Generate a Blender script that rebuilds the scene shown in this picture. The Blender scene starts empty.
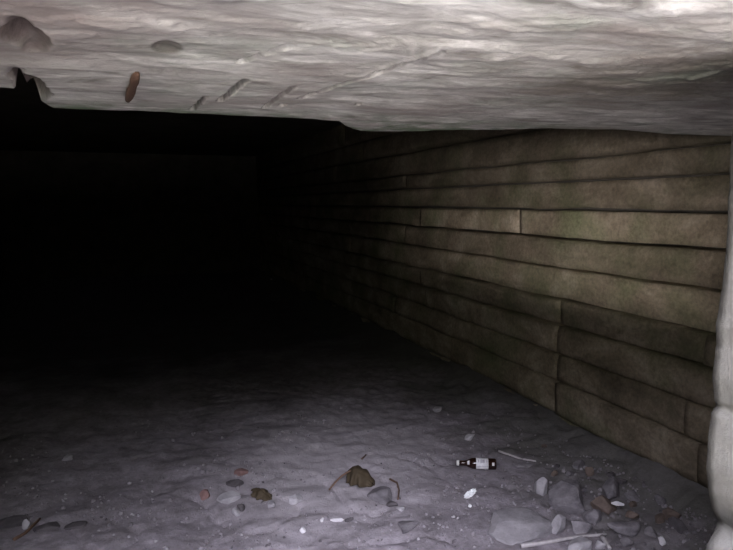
import bpy, bmesh, math, random
from mathutils import Vector, Matrix, Euler, noise

C = bpy.context.scene.collection
SC = bpy.context.scene

# ---------------------------------------------------------------- camera, sky, sun, exposure
PITCH = math.atan(72 / 635)
YAW = math.atan(236 / 635 * math.cos(PITCH))
cd = bpy.data.cameras.new('camera'); cam = bpy.data.objects.new('camera', cd); C.objects.link(cam)
cam.location = (0, 0, 1.65)
cam.rotation_euler = (math.pi / 2 - PITCH, 0, -YAW)
cd.sensor_width = 36; cd.lens = 36 * 635 / 733; cd.clip_start = 0.02
SC.camera = cam

w = bpy.data.worlds.new('overcast_sky'); SC.world = w; w.use_nodes = True
bg = w.node_tree.nodes['Background']
bg.inputs[0].default_value = (0.83, 0.82, 0.97, 1); bg.inputs[1].default_value = 14.5

sd = bpy.data.lights.new('sun', 'SUN'); sun = bpy.data.objects.new('sun', sd); C.objects.link(sun)
sd.energy = 230.0; sd.color = (1.0, 0.96, 0.94); sd.angle = math.radians(2)
sun.rotation_euler = Vector((-0.30, -0.80, -0.70)).to_track_quat('-Z', 'Y').to_euler()

vs = SC.view_settings
vs.view_transform = 'Standard'; vs.look = 'None'; vs.gamma = 1.0; vs.use_curve_mapping = False
vs.exposure = 1.0
SC.cycles.use_guiding = True


# sky portal filling the opening: emits nothing, only steers sky sampling
pd = bpy.data.lights.new('sky_portal', 'AREA'); po = bpy.data.objects.new('sky_portal', pd); C.objects.link(po)
pd.shape = 'RECTANGLE'; pd.size = 2.3; pd.size_y = 1.1; pd.cycles.is_portal = True
po.location = (0.10, 0.78, 1.48); po.rotation_euler = (math.pi / 2, 0, 0)

# ---------------------------------------------------------------- helpers
def obj(name, bm, m=None, parent=None, smooth=True):
    me = bpy.data.meshes.new(name)
    bmesh.ops.recalc_face_normals(bm, faces=bm.faces[:])
    bm.to_mesh(me); bm.free()
    if smooth:
        for p in me.polygons: p.use_smooth = True
    o = bpy.data.objects.new(name, me); C.objects.link(o)
    if m: me.materials.append(m)
    if parent: o.parent = parent
    return o

def tag(o, label, cat, group=None, kind=None):
    if label: o['label'] = label
    if cat: o['category'] = cat
    if group: o['group'] = group
    if kind: o['kind'] = kind
    return o

def struct(o, label=None, cat=None):
    o['kind'] = 'structure'
    if label: o['label'] = label
    if cat: o['category'] = cat
    return o

def n3(x, y, z, s, seed=0.0):
    return noise.noise(Vector((x * s + seed, y * s - seed * 0.7, z * s + seed * 0.3)))

def fbm(x, y, z, s, o=4, seed=0.0):
    v, a = 0.0, 1.0
    for _ in range(o):
        v += a * n3(x, y, z, s, seed); s *= 2.1; a *= 0.5
    return v

def box(bm, x0, x1, y0, y1, z0, z1):
    vs_ = [bm.verts.new((x, y, z)) for x in (x0, x1) for y in (y0, y1) for z in (z0, z1)]
    for f in ((0, 1, 3, 2), (4, 6, 7, 5), (0, 4, 5, 1), (2, 3, 7, 6), (0, 2, 6, 4), (1, 5, 7, 3)):
        bm.faces.new([vs_[i] for i in f])

def material(name, build, rough=0.9, spec=0.2):
    m = bpy.data.materials.new(name); m.use_nodes = True
    nt = m.node_tree; b = nt.nodes['Principled BSDF']
    b.inputs['Roughness'].default_value = rough
    b.inputs['Specular IOR Level'].default_value = spec
    build(nt, b)
    return m

def nd(nt, t, **k):
    n = nt.nodes.new(t)
    for a, v in k.items(): setattr(n, a, v)
    return n

def coords(nt, scale=(1, 1, 1), rot=(0, 0, 0)):
    g = nd(nt, 'ShaderNodeNewGeometry'); mp = nd(nt, 'ShaderNodeMapping')
    mp.inputs['Scale'].default_value = scale; mp.inputs['Rotation'].default_value = rot
    nt.links.new(g.outputs['Position'], mp.inputs['Vector'])
    return mp.outputs['Vector']

def nz(nt, vec, scale, detail=6, rough=0.6, dist=0.0):
    n = nd(nt, 'ShaderNodeTexNoise')
    n.inputs['Scale'].default_value = scale; n.inputs['Detail'].default_value = detail
    n.inputs['Roughness'].default_value = rough; n.inputs['Distortion'].default_value = dist
    nt.links.new(vec, n.inputs['Vector'])
    return n.outputs['Fac']

def ramp(nt, fac, stops):
    r = nd(nt, 'ShaderNodeValToRGB')
    el = r.color_ramp.elements
    while len(el) < len(stops): el.new(0.5)
    for e, (p, c) in zip(el, stops):
        e.position = p; e.color = (*c, 1) if len(c) == 3 else c
    nt.links.new(fac, r.inputs['Fac'])
    return r.outputs['Color']

def mix(nt, a, b, fac, mode='MIX'):
    m = nd(nt, 'ShaderNodeMix', data_type='RGBA', blend_type=mode)
    for s, v in ((6, a), (7, b)):
        if hasattr(v, 'is_linked'): nt.links.new(v, m.inputs[s])
        else: m.inputs[s].default_value = (*v, 1)
    if hasattr(fac, 'is_linked'): nt.links.new(fac, m.inputs[0])
    else: m.inputs[0].default_value = fac
    return m.outputs[2]

def map_range(nt, v, a, b_, c, d):
    m = nd(nt, 'ShaderNodeMapRange')
    for i, q in enumerate((a, b_, c, d)): m.inputs[i + 1].default_value = q
    nt.links.new(v, m.inputs[0])
    return m.outputs[0]

def ragged(nt, loc, size, rot, lo=0.9, hi=1.5, amp=0.9, ns=2.2):
    """1 inside an ellipse with a ragged edge, 0 outside"""
    v = nd(nt, 'ShaderNodeMapping'); v.vector_type = 'TEXTURE'
    v.inputs['Location'].default_value = loc; v.inputs['Rotation'].default_value = (0, 0, rot); v.inputs['Scale'].default_value = (*size, 9)
    g_ = nd(nt, 'ShaderNodeNewGeometry'); nt.links.new(g_.outputs['Position'], v.inputs['Vector'])
    ln = nd(nt, 'ShaderNodeVectorMath', operation='LENGTH'); nt.links.new(v.outputs[0], ln.inputs[0])
    wv = nd(nt, 'ShaderNodeMath', operation='MULTIPLY_ADD'); wv.inputs[1].default_value = amp
    nt.links.new(nz(nt, coords(nt), ns, 6, 0.7), wv.inputs[0]); nt.links.new(ln.outputs['Value'], wv.inputs[2])
    return map_range(nt, wv.outputs[0], lo, hi, 1.0, 0.0)

def times(nt, v, k):
    m = nd(nt, 'ShaderNodeMath', operation='MULTIPLY'); nt.links.new(v, m.inputs[0]); m.inputs[1].default_value = k
    return m.outputs[0]

def bump(nt, b, h, strength, dist):
    n = nd(nt, 'ShaderNodeBump')
    n.inputs['Strength'].default_value = strength; n.inputs['Distance'].default_value = dist
    nt.links.new(h, n.inputs['Height']); nt.links.new(n.outputs['Normal'], b.inputs['Normal'])


# ---------------------------------------------------------------- materials
ZC = 1.97            # underside of the entrance slab
def stone_mat(name, c0, c1):
    def f(nt, b):
        a = nz(nt, coords(nt), 14, 6, 0.65)
        nt.links.new(ramp(nt, a, [(0.3, c0), (0.7, c1)]), b.inputs['Base Color'])
        bump(nt, b, nz(nt, coords(nt), 60, 5, 0.7), 0.4, 0.006)
    return material(name, f)
def m_ceiling(nt, b):
    streak = nz(nt, coords(nt, (2.6, 5.5, 1), (0, 0, 0.2)), 2.0, 9, 0.64, 1.0)
    blotch = nz(nt, coords(nt, (1, 1.6, 1)), 2.6, 5, 0.55)
    c = ramp(nt, streak, [(0.32, (0.27, 0.255, 0.23)), (0.45, (0.49, 0.47, 0.44)), (0.54, (0.63, 0.61, 0.575)), (0.66, (0.87, 0.845, 0.805))])
    c = mix(nt, c, (0.33, 0.29, 0.27), ramp(nt, blotch, [(0.47, (0, 0, 0)), (0.66, (0.8, 0.8, 0.8))]))
    # slab's dim left and right sides painted in as ragged brown patches
    c = mix(nt, c, (0.24, 0.20, 0.19), times(nt, ragged(nt, (-0.32, 1.22, ZC), (0.50, 0.60), 0.2, 0.8, 1.6, 1.0, 5), 0.95))
    c = mix(nt, c, (0.17, 0.145, 0.115), times(nt, ragged(nt, (1.32, 1.30, ZC), (0.62, 0.62), 0.5, 0.8, 1.65, 1.0, 5), 0.8))
    # broken out patches show the brown aggregate
    sa = nd(nt, 'ShaderNodeAttribute', attribute_name='spall')
    c = mix(nt, c, ramp(nt, nz(nt, coords(nt), 22, 6, 0.7), [(0.3, (0.085, 0.065, 0.06)), (0.7, (0.22, 0.175, 0.165))]), sa.outputs['Fac'])
    damp = nz(nt, coords(nt), 3.4, 4, 0.6)
    c = mix(nt, c, (0.27, 0.31, 0.25), ramp(nt, damp, [(0.54, (0, 0, 0)), (0.72, (0.5, 0.5, 0.5))]))
    # green growth on the damp broken edge of the slab
    sp = nd(nt, 'ShaderNodeSeparateXYZ'); nt.links.new(coords(nt), sp.inputs[0])
    mr = nd(nt, 'ShaderNodeMapRange'); mr.inputs[1].default_value = 2.12; mr.inputs[2].default_value = 2.42
    nt.links.new(sp.outputs['Y'], mr.inputs[0])
    ma = nd(nt, 'ShaderNodeMath', operation='MULTIPLY'); nt.links.new(mr.outputs[0], ma.inputs[0])
    nt.links.new(ramp(nt, nz(nt, coords(nt), 6, 5, 0.65), [(0.42, (0, 0, 0)), (0.60, (0.85, 0.85, 0.85))]), ma.inputs[1])
    c = mix(nt, c, (0.13, 0.19, 0.11), ma.outputs[0])
    nt.links.new(c, b.inputs['Base Color'])
    bump(nt, b, nz(nt, coords(nt, (3, 6, 1)), 11, 9, 0.72, 0.3), 0.42, 0.02)
M_CEIL = material('weathered_concrete', m_ceiling)

def m_wall(nt, b):
    a = nz(nt, coords(nt, (1, 1, 1.6)), 2.4, 7, 0.65, 0.5)
    c = ramp(nt, a, [(0.28, (0.155, 0.128, 0.093)), (0.48, (0.31, 0.255, 0.19)), (0.60, (0.44, 0.37, 0.285)), (0.76, (0.56, 0.48, 0.395))])
    g = nz(nt, coords(nt), 1.7, 5, 0.6)
    c = mix(nt, c, (0.17, 0.19, 0.10), ramp(nt, g, [(0.48, (0, 0, 0)), (0.70, (0.8, 0.8, 0.8))]))
    f = nz(nt, coords(nt), 38, 3, 0.7)
    c = mix(nt, c, ramp(nt, f, [(0.3, (0.45, 0.45, 0.45)), (0.7, (1.25, 1.22, 1.2))]), 0.6, 'MULTIPLY')
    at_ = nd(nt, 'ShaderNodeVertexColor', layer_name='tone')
    c = mix(nt, c, at_.outputs['Color'], 1.0, 'MULTIPLY')     # random tone per block, top courses darker
    nt.links.new(c, b.inputs['Base Color'])
    bump(nt, b, nz(nt, coords(nt), 22, 6, 0.7), 0.5, 0.015)
M_WALL = material('mossy_coursed_stone', m_wall)

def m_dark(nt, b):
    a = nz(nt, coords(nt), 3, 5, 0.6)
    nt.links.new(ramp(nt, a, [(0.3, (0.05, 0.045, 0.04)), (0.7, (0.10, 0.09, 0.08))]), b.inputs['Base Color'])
M_DARKSTONE = material('dark_masonry', m_dark)  # plain dark masonry tone for inner roof, walls and joint backing

def m_floor(nt, b):
    a = nz(nt, coords(nt), 3.0, 9, 0.68, 0.4)
    c = ramp(nt, a, [(0.28, (0.15, 0.135, 0.14)), (0.46, (0.26, 0.235, 0.25)), (0.60, (0.33, 0.30, 0.325)), (0.78, (0.42, 0.39, 0.42))])
    f = nz(nt, coords(nt), 26, 5, 0.75)
    c = mix(nt, c, ramp(nt, f, [(0.32, (0.5, 0.5, 0.5)), (0.66, (1.2, 1.2, 1.22))]), 0.55, 'MULTIPLY')
    # lit middle of the floor painted paler, a long fan with a ragged edge
    c = mix(nt, c, (0.56, 0.52, 0.545), times(nt, ragged(nt, (1.2, 3.8, 0), (0.85, 1.15), math.radians(-20)), 0.6))
    c = mix(nt, c, (0.045, 0.04, 0.042), times(nt, ragged(nt, (0.2, 11.5, 0), (6.0, 6.3), 0, 1.0, 1.35, 0.6, 1.3), 0.9))      # light falloff farther in painted as near-black ground
    sp = nd(nt, 'ShaderNodeSeparateXYZ'); nt.links.new(coords(nt), sp.inputs[0])
    ad = nd(nt, 'ShaderNodeMath', operation='MULTIPLY_ADD'); nt.links.new(nz(nt, coords(nt), 1.6, 6, 0.7), ad.inputs[0]); ad.inputs[1].default_value = 2.4
    nt.links.new(sp.outputs['X'], ad.inputs[2])
    mr = nd(nt, 'ShaderNodeMapRange'); mr.inputs[1].default_value = 3.3; mr.inputs[2].default_value = 3.8; mr.inputs[4].default_value = 0.65
    nt.links.new(ad.outputs[0], mr.inputs[0])
    c = mix(nt, c, (0.105, 0.105, 0.085), mr.outputs[0])     # shade along the wall painted into the floor colour as a green-brown strip
    nt.links.new(c, b.inputs['Base Color'])
    bump(nt, b, nz(nt, coords(nt), 16, 8, 0.7), 0.6, 0.02)
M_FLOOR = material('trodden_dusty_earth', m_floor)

def m_plaster(nt, b):
    a = nz(nt, coords(nt), 9, 6, 0.65)
    nt.links.new(ramp(nt, a, [(0.3, (0.095, 0.09, 0.081)), (0.6, (0.135, 0.13, 0.118))]), b.inputs['Base Color'])
    bump(nt, b, nz(nt, coords(nt), 30, 6, 0.7), 0.4, 0.01)
M_PLASTER = material('limewashed_rubble_stone', m_plaster)

def m_ground(nt, b):
    a = nz(nt, coords(nt), 1.2, 6, 0.6)
    nt.links.new(ramp(nt, a, [(0.3, (0.05, 0.05, 0.043)), (0.7, (0.085, 0.082, 0.072))]), b.inputs['Base Color'])
M_GROUND = material('dry_yard_earth', m_ground)

S_GREY = stone_mat('grey_rubble_stone', (0.11, 0.10, 0.11), (0.30, 0.28, 0.295))
S_PALE = stone_mat('pale_limestone', (0.30, 0.285, 0.30), (0.50, 0.48, 0.50))
S_DULL = stone_mat('dull_pale_stone', (0.20, 0.19, 0.20), (0.42, 0.40, 0.415))
S_WHITE = stone_mat('white_plaster_chip', (0.55, 0.53, 0.55), (0.74, 0.72, 0.74))
S_BROWN = stone_mat('rusty_brown_stone', (0.11, 0.085, 0.07), (0.21, 0.16, 0.14))
S_DARK = stone_mat('dark_earth_clod', (0.06, 0.055, 0.06), (0.14, 0.125, 0.13))
S_RED = stone_mat('broken_red_brick', (0.19, 0.11, 0.10), (0.30, 0.19, 0.18))
def flat_mat(name, c, rough=0.6, spec=0.3, **k):
    def f(nt, b):
        a = nz(nt, coords(nt), 40, 4, 0.6)
        lo = tuple(v * 0.75 for v in c)
        nt.links.new(ramp(nt, a, [(0.3, lo), (0.65, c)]), b.inputs['Base Color'])
        for kk, v in k.items(): b.inputs[kk].default_value = v
    return material(name, f, rough, spec)
M_WOOD = flat_mat('dead_twig_bark', (0.16, 0.10, 0.07), 0.9)
M_PALEWOOD = flat_mat('bleached_stick', (0.50, 0.47, 0.47), 0.9)
M_LEAF = flat_mat('dead_brown_leaf', (0.075, 0.056, 0.033), 0.75)
M_RUST = flat_mat('rusted_iron', (0.10, 0.055, 0.038), 0.9)
M_GLASS = flat_mat('brown_bottle_glass', (0.022, 0.009, 0.006), 0.08, 0.6)
M_LABEL = flat_mat('white_paper_label_and_fleck', (0.84, 0.83, 0.84), 0.7)
M_PRINT = flat_mat('grey_label_print', (0.52, 0.50, 0.54), 0.7)
M_CAP = flat_mat('white_cap_paint', (0.86, 0.85, 0.80), 0.5)
M_PAPER = flat_mat('crumpled_white_paper', (0.88, 0.90, 0.90), 0.8)

# ---------------------------------------------------------------- setting
XW = 2.85            # right wall face
XL = -2.6            # left wall face
YE = 16.0            # far end
ZH = 2.75            # higher inner ceiling

def slab_edge(x):
    """where the entrance slab breaks off, going in"""
    y = 2.42 + 0.05 * fbm(x, 0, 0, 2.2, 4, 3.0)
    if x < -0.23: y -= 0.36 * min(1.0, (-0.23 - x) / 0.05)
    if 0.78 < x < 1.62:
        t = (x - 0.78) / 0.84
        y += 0.42 * min(1.0, (x - 0.78) / 0.2) * (1 - t) ** 0.8
    if x > 1.2: y -= 0.12 * min(1.0, (x - 1.2) / 0.8)
    return y

GROOVES = [  # x0, y0, x1, y1, half width, depth : scars running into the gallery (negative: raised flakes)
    (0.296, 1.713, 0.278, 2.087, 0.011, 0.05), (0.228, 2.024, 0.212, 2.319, 0.010, 0.04),
    (0.437, 1.752, 0.437, 2.187, 0.009, 0.016), (0.616, 1.227, 0.584, 1.473, 0.012, 0.022),
    (0.584, 1.473, 0.500, 1.943, 0.008, 0.014), (0.478, 2.07, 0.484, 2.12, 0.010, 0.03),
    (0.707, 1.98, 0.713, 2.01, 0.010, 0.03), (0.247, 1.503, 0.318, 1.31, 0.012, 0.010),
    (1.365, 1.29, 1.352, 1.189, 0.016, -0.006), (0.60, 1.22, 0.572, 1.45, 0.014, -0.005)]

def groove(x, y):
    d = 0.0
    for x0, y0, x1, y1, hw, dp in GROOVES:
        vx, vy = x1 - x0, y1 - y0
        t = max(0, min(1, ((x - x0) * vx + (y - y0) * vy) / (vx * vx + vy * vy)))
        q = math.hypot(x - x0 - t * vx, y - y0 - t * vy) + 0.003 * n3(x, y, 0, 25)
        if q < hw: d += dp * (1 - (q / hw) ** 2)
    return d

PITS = [(-0.178, 1.42, 0.042, 0.13, 0.06), (-0.246, 2.02, 0.040, 0.26, 0.16), (0.08, 1.40, 0.035, 0.07, 0.012)]

def spall(x, y):
    q = min(math.hypot((x - px) / rx, (y - py) / ry) + 0.35 * n3(x, y, 0, 14, 2) for px, py, rx, ry, dp in PITS)
    return max(0.0, min(1.0, (1.08 - q) * 5))

def ceil_z(x, y):
    z = ZC + 0.004 * fbm(x * 1.0, y * 3.2, 0, 1.7, 4, 7.0) + 0.0013 * fbm(x * 2.5, y * 9, 0, 2.6, 3, 1.0)
    z += groove(x, y)
    for px, py, rx, ry, dp in PITS:
        q = math.hypot((x - px) / rx, (y - py) / ry) + 0.35 * n3(x, y, 0, 14, 2)
        if q < 1: z += dp * min(1, (1 - q) * 1.4)
    # flaked skin of the concrete: shallow steps
    r = fbm(x + 0.5 * y, y * 1.9, 0, 3.8, 5, 9.0)
    z -= (0.004 * max(0, min(1, (r - 0.10) * 10)) + 0.0025 * max(0, min(1, (r + 0.25) * 10)) + 0.003 * max(0, min(1, (r - 0.45) * 10))) * max(0.15, min(1, (1.75 - y) / 0.5))
    return z

bm = bmesh.new()
sl = bm.verts.layers.float.new('spall')
XS = [-2.7 + 2.3 * i / 50 for i in range(50)] + [-0.4 + 2.3 * i / 460 for i in range(460)] + [1.9 + 1.05 * i / 40 for i in range(41)]
NX, NY = len(XS) - 1, 250
rows = []
for j in range(NY + 1):
    r = []
    for x in XS:
        y = 0.72 + (slab_edge(x) - 0.72) * j / NY
        v = bm.verts.new((x, y, ceil_z(x, y))); v[sl] = spall(x, y); r.append(v)
    rows.append(r)
for j in range(NY):
    for i in range(NX):
        f = bm.faces.new((rows[j][i], rows[j][i + 1], rows[j + 1][i + 1], rows[j + 1][i]))
rim = rows[0][:] + [r[-1] for r in rows[1:]] + rows[-1][-2::-1] + [r[0] for r in rows[-2:0:-1]]
top = [bm.verts.new((v.co.x, v.co.y, ZH + 0.06)) for v in rim]
for k in range(len(rim)):
    k2 = (k + 1) % len(rim)
    bm.faces.new((rim[k], rim[k2], top[k2], top[k]))
bm.faces.new(top)
cl = obj('ceiling', bm, M_CEIL)
struct(cl, 'weathered pale concrete slab overhead at the mouth of the dark gallery', 'ceiling')

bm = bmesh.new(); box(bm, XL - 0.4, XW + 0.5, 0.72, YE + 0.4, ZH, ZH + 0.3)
struct(obj('ceiling_inner', bm, M_DARKSTONE, smooth=False), 'unlit higher roof of the gallery beyond the pale slab', 'ceiling')

# right wall: coursed blocks with open joints, one mesh
JOINTS = [-0.25, 0.11, 0.36, 0.565, 0.775, 0.965, 1.195, 1.405, 1.605, 1.80, 1.955, 2.2, 2.45, ZH + 0.05]
random.seed(5)
bm = bmesh.new()
tone = bm.loops.layers.float_color.new('tone')
box(bm, XW + 0.15, XW + 0.5, 0.9, YE + 0.3, -0.3, ZH + 0.05)
for f in bm.faces: f.material_index = 1
for ci in range(len(JOINTS) - 1):
    z0, z1 = JOINTS[ci], JOINTS[ci + 1]
    y = 0.9 - random.random() * 0.6
    cuts = [0.9]
    while cuts[-1] < YE:
        cuts.append(cuts[-1] + random.uniform(5, 9))
    if ci in (1, 2, 3, 4): cuts = [0.9, 2.4 + 0.1 * ci % 0.3, 3.74] + [c for c in cuts if c > 4.5]
    if ci == 7: cuts = [0.9, 4.27] + [c for c in cuts if c > 5]
    cuts[-1] = YE + 0.25
    for a, bb in zip(cuts[:-1], cuts[1:]):
        off = random.uniform(-0.018, 0.012)
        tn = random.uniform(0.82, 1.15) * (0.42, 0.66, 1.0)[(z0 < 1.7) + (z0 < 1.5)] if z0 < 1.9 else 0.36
        nf = len(bm.faces)
        tilt = random.uniform(-0.008, 0.008)
        step = 0.05 if a < 7 else 0.25
        nyy = max(2, int((bb - a) / step)); nzz = 5
        y0, y1 = a + 0.001, bb - 0.001
        grid = []
        for j in range(nyy + 1):
            yy = y0 + (y1 - y0) * j / nyy
            col = []
            wob0 = 0.010 * fbm(yy, z0 * 9, 0, 1.6, 3, 4.0); wob1 = 0.010 * fbm(yy, z1 * 9, 0, 1.6, 3, 4.0)
            gap0 = 0.009 + 0.008 * max(0, n3(yy, z0 * 7, 2, 1.1)); gap1 = 0.009 + 0.008 * max(0, n3(yy, z1 * 7, 2, 1.1))
            for k in range(nzz + 1):
                t = k / nzz
                zz = (z0 + wob0 + gap0) * (1 - t) + (z1 + wob1 - gap1) * t
                e = min(t, 1 - t) * (z1 - z0)
                ej = min(yy - y0, y1 - yy)
                rnd = 0.007 * math.exp(-e / 0.008) + 0.006 * math.exp(-ej / 0.008)
                xx = XW + off + tilt * (t - .5) * 2 + rnd + 0.014 * fbm(yy, zz, 0, 3.0, 4, ci * 1.3)
                col.append(bm.verts.new((xx, yy, zz)))
            grid.append(col)
        for j in range(nyy):
            for k in range(nzz):
                bm.faces.new((grid[j][k], grid[j + 1][k], grid[j + 1][k + 1], grid[j][k + 1]))
        ring = [c[0] for c in grid] + grid[-1][1:] + [c[-1] for c in grid[-2::-1]] + grid[0][-2:0:-1]
        back = [bm.verts.new((XW + 0.17, v.co.y, v.co.z)) for v in ring]
        for k in range(len(ring)):
            k2 = (k + 1) % len(ring)
            bm.faces.new((ring[k2], ring[k], back[k], back[k2]))
        bm.faces.ensure_lookup_table()
        for f in bm.faces[nf:]:
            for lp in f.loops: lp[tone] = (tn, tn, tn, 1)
wr = obj('wall_right', bm, M_WALL); wr.data.materials.append(M_DARKSTONE)
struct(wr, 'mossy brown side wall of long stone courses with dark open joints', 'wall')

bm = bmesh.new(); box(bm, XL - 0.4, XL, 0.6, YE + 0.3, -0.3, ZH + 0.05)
struct(obj('wall_left', bm, M_DARKSTONE, smooth=False), 'unlit side wall of the gallery lost in darkness', 'wall')
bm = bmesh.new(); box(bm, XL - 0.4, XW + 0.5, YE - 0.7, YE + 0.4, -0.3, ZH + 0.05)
struct(obj('wall_back', bm, M_DARKSTONE, smooth=False), 'unlit end wall of the gallery lost in darkness', 'wall')

# front wall with the opening the photographer looks through
OX0, OX1, OZ0 = -0.95, 1.155, 0.87
EDGE = [(-0.3, 1.17), (0.853, 1.178), (0.888, 1.1812), (0.915, 1.1999), (0.937, 1.2101), (0.963, 1.196), (1.017, 1.1767), (1.07, 1.1667), (1.133, 1.1703), (1.199, 1.1708),
        (1.209, 1.1846), (1.224, 1.1717), (1.28, 1.1642), (1.335, 1.1713), (1.345, 1.1762), (1.39, 1.1696), (1.465, 1.1805), (1.551, 1.1876), (1.656, 1.1841), (1.781, 1.1846), (1.862, 1.1914), (2.05, 1.25)]
def edge(z):
    """outline of the weathered reveal, height -> face position"""
    for (z0, x0), (z1, x1) in zip(EDGE[:-1], EDGE[1:]):
        if z <= z1: return x0 + (x1 - x0) * (z - z0) / (z1 - z0)
    return EDGE[-1][1]
def rough_pier(bm, x0, x1, y0, y1, z0, z1, face):
    """block whose reveal side (face: +1 at x1, -1 at x0) is rough rubble"""
    nz_, ny_ = 260, 12
    xf, xb = (x1, x0) if face > 0 else (x0, x1)
    g = []
    for k in range(nz_ + 1):
        z = z0 + (z1 - z0) * k / nz_
        r = []
        for j in range(ny_ + 1):
            y = y0 + (y1 - y0) * j / ny_
            d = 0.006 * fbm(y, z, 3, 9.0, 4, 2.0) + 0.012 * (y - y1) * n3(y, z, 0, 6) - (edge(z) - OX1)
            r.append(bm.verts.new((xf + face * d, y, z)))
        g.append(r)
    for k in range(nz_):
        for j in range(ny_):
            bm.faces.new((g[k][j], g[k][j + 1], g[k + 1][j + 1], g[k + 1][j]))
    ring = g[0][:] + [r[-1] for r in g[1:]] + g[-1][-2::-1] + [r[0] for r in g[-2:0:-1]]
    back = [bm.verts.new((xb, v.co.y, v.co.z)) for v in ring]
    for k in range(len(ring)):
        k2 = (k + 1) % len(ring)
        bm.faces.new((ring[k2], ring[k], back[k], back[k2]))
    bm.faces.new(back)
bm = bmesh.new()
rough_pier(bm, OX1, XW + 0.5, 0.75, 1.0, -0.3, ZC + 0.03, -1)
rough_pier(bm, XL - 0.4, OX0, 0.75, 1.0, -0.3, ZC + 0.03, 1)
box(bm, OX0 - 0.05, OX1 + 0.05, 0.75, 1.0, -0.3, OZ0)
box(bm, OX0 - 0.1, OX1 + 0.12, 0.60, 0.76, -0.3, 0.98)  # added unseen sill step, keeps bounced light off the lower wall
struct(obj('wall_front', bm, M_PLASTER), 'bright rough limewashed stone edge of the opening', 'wall')

# earth floor
random.seed(11)
def floor_z(x, y):
    z = 0.030 * fbm(x, y, 0, 0.8, 3, 5.0) + 0.014 * fbm(x, y, 0, 5.0, 4, 1.0) + 0.006 * fbm(x, y, 0, 17.0, 3, 2.0)
    # earth and rubble heaped at the foot of the wall
    d = max(0, x - (XW - 0.55))
    z += 0.34 * d * d * (1 + 0.6 * n3(x, y, 0, 3)) + 0.012 * max(0, n3(x, y, 0, 11, 4)) * (1.5 if x > 1.9 else 0.6)
    # ridges of a hardened crust in front of the rubble
    r = abs(n3(x, y, 0, 2.6, 8.0))
    if r < 0.05: z -= 0.022 * (1 - r / 0.05) * (1 if y < 3.6 else 0.3)
    return z
bm = bmesh.new()
ys = [0.9 + 0.0225 * i for i in range(230)]
while ys[-1] < YE + 0.2: ys.append(ys[-1] * 1.03)
NXF = 250
rows = []
for y in ys:
    rows.append([bm.verts.new((x, y, floor_z(x, y))) for x in (XL - 0.1 + (XW + 0.2 - XL) * i / NXF for i in range(NXF + 1))])
for j in range(len(ys) - 1):
    for i in range(NXF):
        bm.faces.new((rows[j][i], rows[j][i + 1], rows[j + 1][i + 1], rows[j + 1][i]))
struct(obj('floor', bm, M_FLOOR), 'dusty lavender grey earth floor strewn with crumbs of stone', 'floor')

# yard outside, behind the camera
bm = bmesh.new(); box(bm, -40, 40, -60, 0.8, -0.4, 0.0)
struct(obj('ground', bm, M_GROUND, smooth=False), 'sunlit yard in front of the opening', 'ground')

bm = bmesh.new(); box(bm, 0.1, 1.7, -3.4, 0.58, -0.2, 0.03)  # added pad, sends skylight up onto the ceiling
struct(obj('bounce_pad', bm, stone_mat('pale_bounce', (0.33, 0.31, 0.29), (0.48, 0.455, 0.425)), smooth=False), 'added pale pad outside the opening that bounces skylight to the ceiling', 'light_bounce')
# added light blockers: mass above the gallery, dark banks across the yard
def m_blocker(nt, b):
    a = nz(nt, coords(nt), 1.5, 8, 0.7)
    nt.links.new(ramp(nt, a, [(0.3, (0.004, 0.005, 0.004)), (0.7, (0.012, 0.014, 0.010))]), b.inputs['Base Color'])
M_BLOCKER = material('blocker_dark', m_blocker)
bm = bmesh.new()
def blocker_mass(bm, prof, x0, x1, nx):
    rows = []
    for i in range(nx + 1):
        x = x0 + (x1 - x0) * i / nx
        rows.append([bm.verts.new((x, y + 0.3 * n3(x, y, z, 0.3) * (1 if z > 0.5 else 0), z * (1 + 0.10 * n3(x, y, 0, 0.2)))) for y, z in prof])
    for a, c in zip(rows[:-1], rows[1:]):
        for k in range(len(prof)):
            k2 = (k + 1) % len(prof)
            bm.faces.new((a[k], a[k2], c[k2], c[k]))
    bm.faces.new(rows[0]); bm.faces.new(rows[-1])
AZ = [(-100, 60), (-74, 57), (-62, 46), (-55, 28), (-46, 26.5), (-34, 26), (-28, 25.4), (-14, 25.4), (0, 28), (9, 40), (14, 46), (60, 55), (95, 55)]   # skyline shaped to limit sky light: bearing from the yard axis (left negative), elevation
def skyline(a):
    for (a0, e0), (a1, e1) in zip(AZ[:-1], AZ[1:]):
        if a <= a1: return e0 + (e1 - e0) * (a - a0) / (a1 - a0)
    return AZ[-1][1]
rows = []
for i in range(131):
    a = -100 + 195 * i / 130
    h = 24 * math.tan(math.radians(skyline(a))) + 0.5 * n3(a, 0, 0, 0.21)
    sa, ca = math.sin(math.radians(a)), math.cos(math.radians(a))
    rows.append([bm.verts.new((rr * sa, -rr * ca + 0.5, zz)) for rr, zz in ((20.5, -0.3), (21, h * 0.35), (22, h * 0.7), (24, h), (30, h), (30, -0.3))])
for a, c in zip(rows[:-1], rows[1:]):
    for k in range(6):
        bm.faces.new((a[k], a[(k + 1) % 6], c[(k + 1) % 6], c[k]))
bm.faces.new(rows[0]); bm.faces.new(rows[-1])
struct(obj('sky_blocker', bm, M_BLOCKER), 'added dark banks behind the viewer that limit the sky light', 'light_blocker')
def m_white(nt, b):
    a = nz(nt, coords(nt), 2, 5, 0.6)
    nt.links.new(ramp(nt, a, [(0.3, (0.71, 0.69, 0.66)), (0.6, (0.82, 0.80, 0.78))]), b.inputs['Base Color'])
bm = bmesh.new()  # added plinth, keeps the foot of the reflector dark
ring = []
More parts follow.
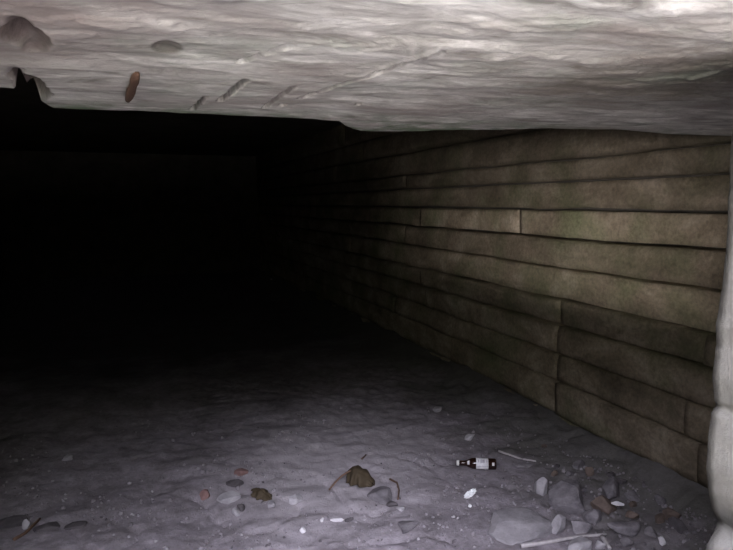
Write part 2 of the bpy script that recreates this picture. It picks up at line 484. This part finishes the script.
for i in range(41):
    a = math.radians(-59 + 25 * i / 40); sa, ca = math.sin(a), math.cos(a)
    ring.append([bm.verts.new((rr * sa, -rr * ca, zz)) for rr, zz in ((16.95, -0.2), (16.95, 0.2), (17.35, 0.2), (17.35, -0.2))])
for a, c in zip(ring[:-1], ring[1:]):
    for k in range(4):
        bm.faces.new((a[k], a[(k + 1) % 4], c[(k + 1) % 4], c[k]))
bm.faces.new(ring[0]); bm.faces.new(ring[-1])
struct(obj('reflector_plinth', bm, M_DARKSTONE, smooth=False), 'added dark plinth under the white reflector', 'plinth')
bm = bmesh.new()  # added reflector, bounces sun onto the upper side wall
ring = []
for i in range(41):
    a = math.radians(-59 + 25 * i / 40); sa, ca = math.sin(a), math.cos(a)
    ring.append([bm.verts.new((rr * sa, -rr * ca, zz)) for rr, zz in ((17, 0.2), (17, 1.45), (17.3, 1.45), (17.3, 0.2))])
for a, c in zip(ring[:-1], ring[1:]):
    for k in range(4):
        bm.faces.new((a[k], a[(k + 1) % 4], c[(k + 1) % 4], c[k]))
bm.faces.new(ring[0]); bm.faces.new(ring[-1])
struct(obj('yard_reflector', bm, material('reflector_white', m_white), smooth=False), 'added white reflector behind the viewer that bounces sun into the gallery', 'wall')
bm = bmesh.new()
blocker_mass(bm, [(0.9, 3.1), (1.6, 5.0), (4.0, 7.0), (17, 7.5), (17, 3.1)], -14, 14, 30)  # added mass, lengthens the sun's shadow over the near yard
struct(obj('sun_blocker', bm, M_BLOCKER), 'added dark mass above the gallery that shades the near yard', 'light_blocker')

# ---------------------------------------------------------------- things lying on the floor
_F = Vector((math.sin(YAW) * math.cos(PITCH), math.cos(YAW) * math.cos(PITCH), -math.sin(PITCH)))
_R = Vector((math.cos(YAW), -math.sin(YAW), 0)); _U = _R.cross(_F)
def at(px, py, plane=None):
    """floor point (or point of the slab underside) that the photograph shows at a pixel"""
    d = _F + _R * ((px - 366.5) / 635) - _U * ((py - 275) / 635)
    h = 0.0 if plane is None else plane
    for _ in range(6):
        t = (h - 1.65) / d.z; x, y = d.x * t, d.y * t
        if plane is not None: break
        h = floor_z(x, y)
    return Vector((x, y, h))

bar = at(137, 71, ZC); bar2 = at(128, 96, ZC)
bm = bmesh.new()
def tube(bm, pts, rad, n=8):
    rings = []
    for i, p in enumerate(pts):
        t = (pts[min(i + 1, len(pts) - 1)] - pts[max(i - 1, 0)]).normalized()
        a = t.orthogonal().normalized(); b_ = t.cross(a)
        rr = rad[i] if isinstance(rad, (list, tuple)) else rad
        rings.append([bm.verts.new(p + (a * math.cos(k * 2 * math.pi / n) + b_ * math.sin(k * 2 * math.pi / n)) * rr) for k in range(n)])
    for r0, r1 in zip(rings[:-1], rings[1:]):
        for k in range(n):
            bm.faces.new((r0[k], r0[(k + 1) % n], r1[(k + 1) % n], r1[k]))
    bm.faces.new(rings[0]); bm.faces.new(rings[-1])
pts = [bar.lerp(bar2, i / 8) + Vector((0.002 * n3(i, 0, 0, 1.3), 0, -0.006 - 0.006 * (i / 8))) for i in range(9)]
tube(bm, pts, [0.006, 0.011, 0.012, 0.010, 0.011, 0.013, 0.012, 0.011, 0.008], 10)
ceiling = bpy.data.objects['ceiling']
obj('reinforcing_bar', bm, M_RUST, ceiling)['label'] = 'rust brown iron bar end showing through the concrete'

PLACED = []
def stone(name, label, cat, px, py, size, rot, mat, seed, group=None, loc=None, sink=0.18, tilt=(0, 0), cuts=9, sub=3):
    rnd = random.Random(seed)
    bm = bmesh.new(); bmesh.ops.create_icosphere(bm, subdivisions=sub, radius=1)
    planes = []
    for _ in range(cuts):
        v = Vector((rnd.uniform(-1, 1), rnd.uniform(-1, 1), rnd.uniform(-0.7, 1))).normalized()
        planes.append((v, rnd.uniform(0.45, 0.80)))
    R = Euler((tilt[0], tilt[1], 0)).to_matrix()
    for v in bm.verts:
        p = v.co.copy()
        p /= (abs(p.x) ** 4 + abs(p.y) ** 4 + abs(p.z) ** 4) ** 0.25
        p *= 0.92
        for n_, d_ in planes:
            q = p.dot(n_)
            if q > d_: p -= n_ * (q - d_) * 0.96
        p *= 1 + 0.06 * fbm(p.x, p.y, p.z, 2.5, 3, seed)
        v.co = R @ Vector((p.x * size[0] * 0.62, p.y * size[1] * 0.62, p.z * size[2] * 0.62))
    zmin = min(v.co.z for v in bm.verts)
    for v in bm.verts: v.co.z -= zmin
    o = obj(name, bm, mat, smooth=False)
    p = at(px, py) if loc is None else loc
    o.location = (p.x, p.y, p.z - size[2] * sink); o.rotation_euler = (0, 0, rot)
    PLACED.append((p.x, p.y, max(size[0], size[1]) * 0.5))
    return tag(o, label, cat, group)

stone('stone_slab', 'low flat pale stone lying in the dust near the bottom of the photo', 'stone', 516, 530, (0.29, 0.24, 0.07), 0.1, stone_mat('pale_grey_stone', (0.20, 0.19, 0.20), (0.34, 0.32, 0.335)), 14, sink=0.25, cuts=3)
stone('stone_block', 'largest grey block of the rubble heap with a pale upright face', 'stone', 566, 505, (0.22, 0.22, 0.12), -0.4, S_GREY, 8, sink=0.2)
stone('stone', 'pale upright stone at the back corner of the largest grey block', 'stone', 539, 493, (0.06, 0.07, 0.11), 0.3, S_DULL, 12)
stone('stone', 'pointed grey stone standing highest on the rubble against the side wall', 'stone', 611, 497, (0.11, 0.09, 0.13), 0.5, S_GREY, 21, tilt=(0.2, 0.3))
stone('stone', 'rusty brown stone leaning below the pointed grey stone', 'stone', 603, 510, (0.13, 0.09, 0.09), 0.2, S_BROWN, 23)
stone('plaster_chip', 'white splinter of plaster on the rusty brown stone', 'plaster', 614, 510, (0.06, 0.02, 0.025), -0.5, S_WHITE, 25, loc=at(613, 512) + Vector((0, -0.03, 0.055)), sub=2)
stone('stone', 'pale wedge shaped stone beside the dark gap in front of the largest block', 'stone', 558, 532, (0.07, 0.06, 0.085), 0.9, S_DULL, 31, tilt=(0.3, -0.2))
stone('stone', 'pinkish grey stone in front of the largest block, next to the wedge', 'stone', 579, 529, (0.10, 0.09, 0.06), 0.2, S_GREY, 33)
stone('stone', 'grey lump in the middle of the rubble under the rusty stone', 'stone', 594, 520, (0.08, 0.10, 0.07), 1.2, S_GREY, 34)
stone('stone', 'broad light stone at the very bottom edge of the rubble under the stick', 'stone', 577, 550, (0.13, 0.08, 0.05), 0.2, S_PALE, 36)
stone('stone', 'small light stone beyond the stick end at the very bottom edge', 'stone', 600, 547, (0.05, 0.05, 0.04), 0.7, S_PALE, 38, sub=2)
stone('stone', 'low mauve grey stone on the right of the stick end', 'stone', 622, 532, (0.15, 0.12, 0.06), 0.3, S_GREY, 39)
stone('plaster_chip', 'small pale chip in the dark corner beside the bright stone edge', 'plaster', 662, 543, (0.05, 0.035, 0.03), 0.3, S_WHITE, 40, sub=2)
stone('plaster_chip', 'flat pale chip on the floor right of the brown bottle', 'plaster', 524, 466, (0.12, 0.07, 0.02), -0.2, S_GREY, 41, sub=2)
stone('plaster_chip', 'pinkish chip alone behind the brown bottle', 'plaster', 470, 438, (0.07, 0.06, 0.05), 0.4, S_PALE, 42, sub=2)
stone('plaster_chip', 'farthest pale chip, deep in the gloom at the foot of the side wall', 'plaster', 436, 411, (0.08, 0.06, 0.04), 0.4, S_PALE, 43, sub=2)
stone('plaster_chip', 'lone pale chip in the dark on the left side of the floor', 'plaster', 67, 460, (0.06, 0.05, 0.04), 0.4, S_PALE, 44, sub=2)
stone('stone', 'pale angular stone beside the low curled brown leaf', 'stone', 228, 500, (0.12, 0.08, 0.05), 0.3, S_PALE, 51)
stone('brick_piece', 'broken lump of red brick behind the low curled leaf', 'brick', 243, 475, (0.09, 0.06, 0.04), 0.2, S_RED, 52)
stone('earth_clod', 'dark clod of earth between the red brick lump and the pale angular stone', 'clod', 236, 486, (0.10, 0.06, 0.035), 0.1, S_DARK, 53)
stone('stone', 'light pebble just right of the low curled leaf', 'stone', 271, 507, (0.055, 0.05, 0.04), 0.8, S_PALE, 54, sub=2)
stone('stone', 'light wedge shaped pebble alone between the two brown leaves', 'stone', 294, 500, (0.085, 0.07, 0.05), 0.5, S_PALE, 55)
stone('stone', 'pinkish stone at the left end of the scatter round the low leaf', 'stone', 205, 497, (0.06, 0.06, 0.05), 0.5, S_RED, 56, sub=2)
stone('stone', 'pale pebble with a dark clod on its shoulder, left of the low leaf', 'stone', 236, 515, (0.04, 0.04, 0.04), 0.5, S_PALE, 57, sub=2)
stone('earth_clod', 'dark clod resting behind the small pale pebble', 'clod', 241, 510, (0.05, 0.04, 0.035), 0.5, S_DARK, 58, sub=2)
stone('plaster_chip', 'long white chip in front of the standing curled leaf', 'plaster', 337, 521, (0.075, 0.04, 0.022), -0.1, S_WHITE, 61, sub=2)
stone('earth_clod', 'dark sliver touching the right end of the long white chip', 'clod', 349, 521, (0.05, 0.03, 0.02), -0.3, S_DARK, 62, sub=2)
stone('plaster_chip', 'tiny white chip left of the long white chip', 'plaster', 322, 521, (0.025, 0.025, 0.018), 0.2, S_WHITE, 63, sub=2)
stone('plaster_chip', 'tiny pinkish white chip nearest the bottom edge of the photo', 'plaster', 302, 532, (0.032, 0.03, 0.025), 0.2, S_WHITE, 64, sub=2)
stone('stone', 'flat grey clod with a dark outline right of the standing leaf', 'stone', 381, 496, (0.13, 0.19, 0.035), 0.1, S_GREY, 65, sink=0.35)
stone('plaster_chip', 'whitish chip at the corner of the flat grey clod', 'plaster', 401, 510, (0.06, 0.05, 0.025), 0.1, S_PALE, 66, sub=2)
stone('earth_clod', 'dark clod joining the whitish chip and the flat grey clod', 'clod', 392, 506, (0.06, 0.05, 0.03), 0.1, S_DARK, 67, sub=2)
stone('stone', 'low rounded grey clod nearer than the whitish chip', 'stone', 408, 527, (0.13, 0.11, 0.03), 0.1, S_GREY, 68, sink=0.3)
stone('earth_clod', 'dark ragged clod at the left edge of the floor', 'clod', 8, 525, (0.15, 0.12, 0.04), 0.5, S_DARK, 71)
stone('earth_clod', 'dark clod leading to the fallen stick at lower left', 'clod', 47, 529, (0.11, 0.08, 0.035), 0.4, S_DARK, 72)
stone('stone', 'light stone sitting among the dark clods at lower left', 'stone', 29, 525, (0.05, 0.045, 0.045), 0.4, S_PALE, 73, sub=2, loc=at(29, 527) + Vector((0, -0.03, 0.015)))
stone('earth_clod', 'low dark clod lying alone right of the fallen stick', 'clod', 76, 526, (0.10, 0.07, 0.025), -0.1, S_DARK, 74)

def twig(name, label, pix, rad, mat, lift, cat='stick'):
    pts = []
    for i, (px, py) in enumerate(pix):
        p = at(px, py); p.z += lift[i] if isinstance(lift, (list, tuple)) else lift
        pts.append(p)
    fine = []
    for a, b_ in zip(pts[:-1], pts[1:]):
        for k in range(4): fine.append(a.lerp(b_, k / 4))
    fine.append(pts[-1])
    o_ = fine[0].copy()
    bm = bmesh.new()
    tube(bm, [p - o_ + Vector((0, 0, 0.002 * n3(i, 0, 0, 0.9))) for i, p in enumerate(fine)], [rad * (1 - 0.4 * i / len(fine)) for i in range(len(fine))], 8)
    o = obj(name, bm, mat); o.location = o_
    return tag(o, label, cat)
twig('stick', 'long bleached stick lying across the front of the rubble', [(521, 548), (548, 544), (570, 540), (606, 536)], 0.011, M_PALEWOOD, 0.010)
twig('stick', 'short pale splinter pointing out beside the stick end', [(602, 539), (610, 551)], 0.012, M_PALEWOOD, 0.012)
twig('twig', 'thin arched twig on the floor behind the flat pale chip', [(499, 452), (508, 456), (520, 460), (536, 462)], 0.008, M_PALEWOOD, [0.006, 0.012, 0.010, 0.006])
twig('twig', 'dark fallen stick among the clods at lower left', [(14, 541), (26, 534), (40, 520)], 0.009, M_WOOD, 0.008)
twig('twig', 'dark bent twig bordering the flat grey clod', [(390, 482), (397, 486), (399, 493), (398, 501)], 0.006, M_WOOD, [0.012, 0.02, 0.018, 0.01])
twig('twig', 'small dark twig end behind the standing curled leaf', [(362, 460), (366, 456)], 0.006, M_WOOD, 0.008)

# rubble at the foot of the side wall
random.seed(77)
k = 0
while k < 20:
    px = random.uniform(540, 700); py = random.uniform(446, 545)
    p = at(px, py)
    if p.x < 2.05 or p.x > 2.66 or p.y < 2.25: continue
    q = random.uniform(0.04, 0.10)
    if any(math.hypot(p.x - a, p.y - b) < c + q * 0.55 for a, b, c in PLACED): continue
    stone('rubble_stone', 'one of the small stones strewn along the foot of the side wall', 'stone', 0, 0, (q, q * random.uniform(0.6, 1), q * random.uniform(0.45, 0.8)),
          random.uniform(0, 6), random.choice([S_GREY, S_GREY, S_DARK, S_BROWN, S_GREY]), 200 + k, 'rubble along the side wall', loc=p, sub=2)
    k += 1

# crumbs of stone and earth, uncountable
bm = bmesh.new(); random.seed(3)
for i in range(2600):
    px = random.uniform(-20, 720); py = 408 + 160 * random.random() ** 0.8
    p = at(px, py)
    if p.x > 2.72 or p.y < 1.9: continue
    den = 0.35 + 0.9 * n3(p.x, p.y, 0, 2.0, 6) + (0.5 if p.x > 1.9 else 0)
    if random.random() > den: continue
    q = random.uniform(0.004, 0.011) * (1.6 if random.random() < 0.12 else 1)
    M = Matrix.Translation((p.x, p.y, p.z + q * 0.25)) @ Euler((random.uniform(0, 6), random.uniform(0, 6), 0)).to_matrix().to_4x4() @ Matrix.Diagonal((q, q * random.uniform(0.6, 1), q * random.uniform(0.5, 0.9), 1))
    bmesh.ops.create_icosphere(bm, subdivisions=1, radius=1, matrix=M)
def m_crumb(nt, b):
    a = nz(nt, coords(nt), 9, 3, 0.7)
    nt.links.new(ramp(nt, a, [(0.35, (0.10, 0.09, 0.095)), (0.5, (0.22, 0.20, 0.215)), (0.70, (0.38, 0.36, 0.375))]), b.inputs['Base Color'])
o = obj('gravel', bm, material('stone_crumbs', m_crumb), smooth=False)
o.parent = bpy.data.objects['floor']; o['kind'] = 'stuff'; o['label'] = 'fine crumbs of stone and earth scattered over the floor'

# brown bottle with a white label
def arc(bm, prof, a0, a1, n):
    """band of revolution about X between angles"""
    g = [[bm.verts.new((x, r_ * math.cos(a0 + (a1 - a0) * k / n), r_ * math.sin(a0 + (a1 - a0) * k / n))) for x, r_ in prof] for k in range(n + 1)]
    for a, c in zip(g[:-1], g[1:]):
        for i in range(len(prof) - 1): bm.faces.new((a[i], a[i + 1], c[i + 1], c[i]))
    return g
def lathe(bm, prof, n=36):
    g = [[bm.verts.new((x, r_ * math.cos(2 * math.pi * k / n), r_ * math.sin(2 * math.pi * k / n))) for x, r_ in prof] for k in range(n)]
    for k in range(n):
        a, c = g[k], g[(k + 1) % n]
        for i in range(len(prof) - 1): bm.faces.new((a[i], a[i + 1], c[i + 1], c[i]))
    bm.faces.new([c[0] for c in g]); bm.faces.new([c[-1] for c in g])
B = bpy.data.objects.new('bottle', None); C.objects.link(B); B.empty_display_size = 0.1
tag(B, 'dark brown glass bottle with white cap and label lying on the floor', 'bottle')
pa, pb = at(496, 470), at(458, 468)
B.location = (pa.x, pa.y, max(pa.z, pb.z) + 0.034)
dv = pb - pa
B.rotation_euler = (0, 0, math.atan2(dv.y, dv.x))
bm = bmesh.new()
lathe(bm, [(0.006, 0.020), (0.0, 0.028), (0.003, 0.033), (0.012, 0.0345), (0.135, 0.0345), (0.150, 0.0325), (0.168, 0.025), (0.184, 0.0175), (0.205, 0.0150), (0.232, 0.0140), (0.234, 0.0155), (0.240, 0.0155)])
obj('body', bm, M_GLASS, B)
bm = bmesh.new()
lathe(bm, [(0.228, 0.0150), (0.230, 0.0172), (0.240, 0.0168), (0.2445, 0.0150), (0.246, 0.006)])
obj('cap', bm, M_CAP, B)['label'] = 'white bottle cap'
def sheet(name, prof, a0, a1, n, mat, parent):
    bm = bmesh.new(); arc(bm, prof, a0, a1, n)
    o = obj(name, bm, mat, parent); md = o.modifiers.new('solid', 'SOLIDIFY'); md.thickness = 0.0006; md.offset = 0
    return o
# the side of the bottle facing the opening, up and towards the viewer (local +Y is towards the viewer)
LA = math.radians(-48); LB = math.radians(98)
lb = sheet('label', [(0.050, 0.0350), (0.125, 0.0350)], LA, LB, 24, M_LABEL, B)
for x0, x1, a0, a1 in ((0.053, 0.122, -8, -3), (0.074, 0.100, 30, 62), (0.060, 0.066, 34, 60), (0.108, 0.114, 34, 60)):
    sheet('print', [(x0, 0.0355), (x1, 0.0355)], math.radians(a0), math.radians(a1), 6, M_PRINT, lb)
sheet('neck_label', [(0.166, 0.0265), (0.180, 0.0200)], math.radians(0), math.radians(60), 10, M_LABEL, B)
sheet('white_fleck', [(0.014, 0.0350), (0.028, 0.0350)], math.radians(5), math.radians(38), 8, M_LABEL, B)  # small white patch near the bottle base

# crumpled paper
def paper(label, px, py, size, rot, seed, lean=0.0):
    bm = bmesh.new(); bmesh.ops.create_icosphere(bm, subdivisions=4, radius=1)
    for v in bm.verts:
        p = v.co
        f = 1 - 0.35 * abs(n3(p.x, p.y, p.z, 2.1, seed)) * 2 + 0.12 * n3(p.x, p.y, p.z, 5, seed)
        v.co = Matrix.Rotation(-lean, 3, 'Y') @ (Vector((p.x * size[0], p.y * size[1], p.z * size[2])) * 0.5 * f)
    zm = min(v.co.z for v in bm.verts)
    for v in bm.verts: v.co.z -= zm
    o = obj('crumpled_paper', bm, M_PAPER, smooth=False)
    p = at(px, py); o.location = (p.x, p.y, p.z - 0.003); o.rotation_euler = (0, 0, rot)
    tag(o, label, 'paper')
paper('crumpled white scrap of paper in front of the brown bottle', 470, 498, (0.088, 0.035, 0.038), -YAW, 3.0, 0.62)
paper('tiny white shred just nearer than the crumpled paper', 470, 507, (0.022, 0.02, 0.018), 0.2, 6.0)

# curled dead leaves
def dead_leaf(label, loc, rot, L, W, H, stem, seed, mat=M_LEAF):
    """leaf blade arched like a tent: long axis X, curling down along both long edges"""
    e = bpy.data.objects.new('dead_leaf', None); C.objects.link(e); e.location = loc; e.rotation_euler = (0, 0, rot); e.empty_display_size = 0.05
    tag(e, label, 'leaf')
    bm = bmesh.new(); NU, NV = 26, 22; g = []
    for i in range(NU + 1):
        u = i / NU
        wd = W * (math.sin(math.pi * min(1, u * 0.92 + 0.08)) ** 0.55) * (1 + 0.20 * math.sin(u * 19 + seed))
        row = []
        for j in range(NV + 1):
            v = j / NV * 2 - 1
            ang = v * 1.5
            x = L * (u - 0.5) + 0.010 * fbm(u, v, 0, 3, 2, seed)
            arch = math.sin(math.pi * (0.16 + 0.80 * u ** 0.75)) ** 0.8
            rr = wd * 0.5 / 1.0
            y = rr * math.sin(ang) + 0.006 * n3(u, v, 0, 4, seed)
            z = H * arch * (0.12 + 0.88 * math.cos(ang * 0.98)) + 0.008 * fbm(u, v, 1, 4, 3, seed)
            row.append(bm.verts.new((x, y, max(0.001, z))))
        g.append(row)
    for i in range(NU):
        for j in range(NV): bm.faces.new((g[i][j], g[i + 1][j], g[i + 1][j + 1], g[i][j + 1]))
    o = obj('blade', bm, mat, e); md = o.modifiers.new('solid', 'SOLIDIFY'); md.thickness = 0.002
    if stem:
        bm = bmesh.new(); tube(bm, [Vector(p) for p in stem], 0.0055, 8)
        obj('stem', bm, M_WOOD, e)
    return e
pl = at(361, 484)
se = Matrix.Rotation(YAW + 0.35, 3, 'Z') @ (at(329, 491) - pl); se.z = 0.008
dead_leaf('brown curled dead leaf standing up on the dust with a long thin stem', (pl.x, pl.y, pl.z - 0.002), -YAW - 0.35, 0.165, 0.15, 0.105,
          [(-0.050, -0.01, 0.085), *[tuple(Vector((-0.050, -0.01, 0.085)).lerp(se, t) + Vector((0, 0, 0.02 * math.sin(math.pi * t)))) for t in (0.25, 0.5, 0.75)], tuple(se)], 2.0)
pl = at(262, 497)
dead_leaf('low curled brown leaf among the scatter of pale stones', (pl.x, pl.y, pl.z - 0.002), -YAW - 0.5, 0.13, 0.09, 0.045, None, 5.0)
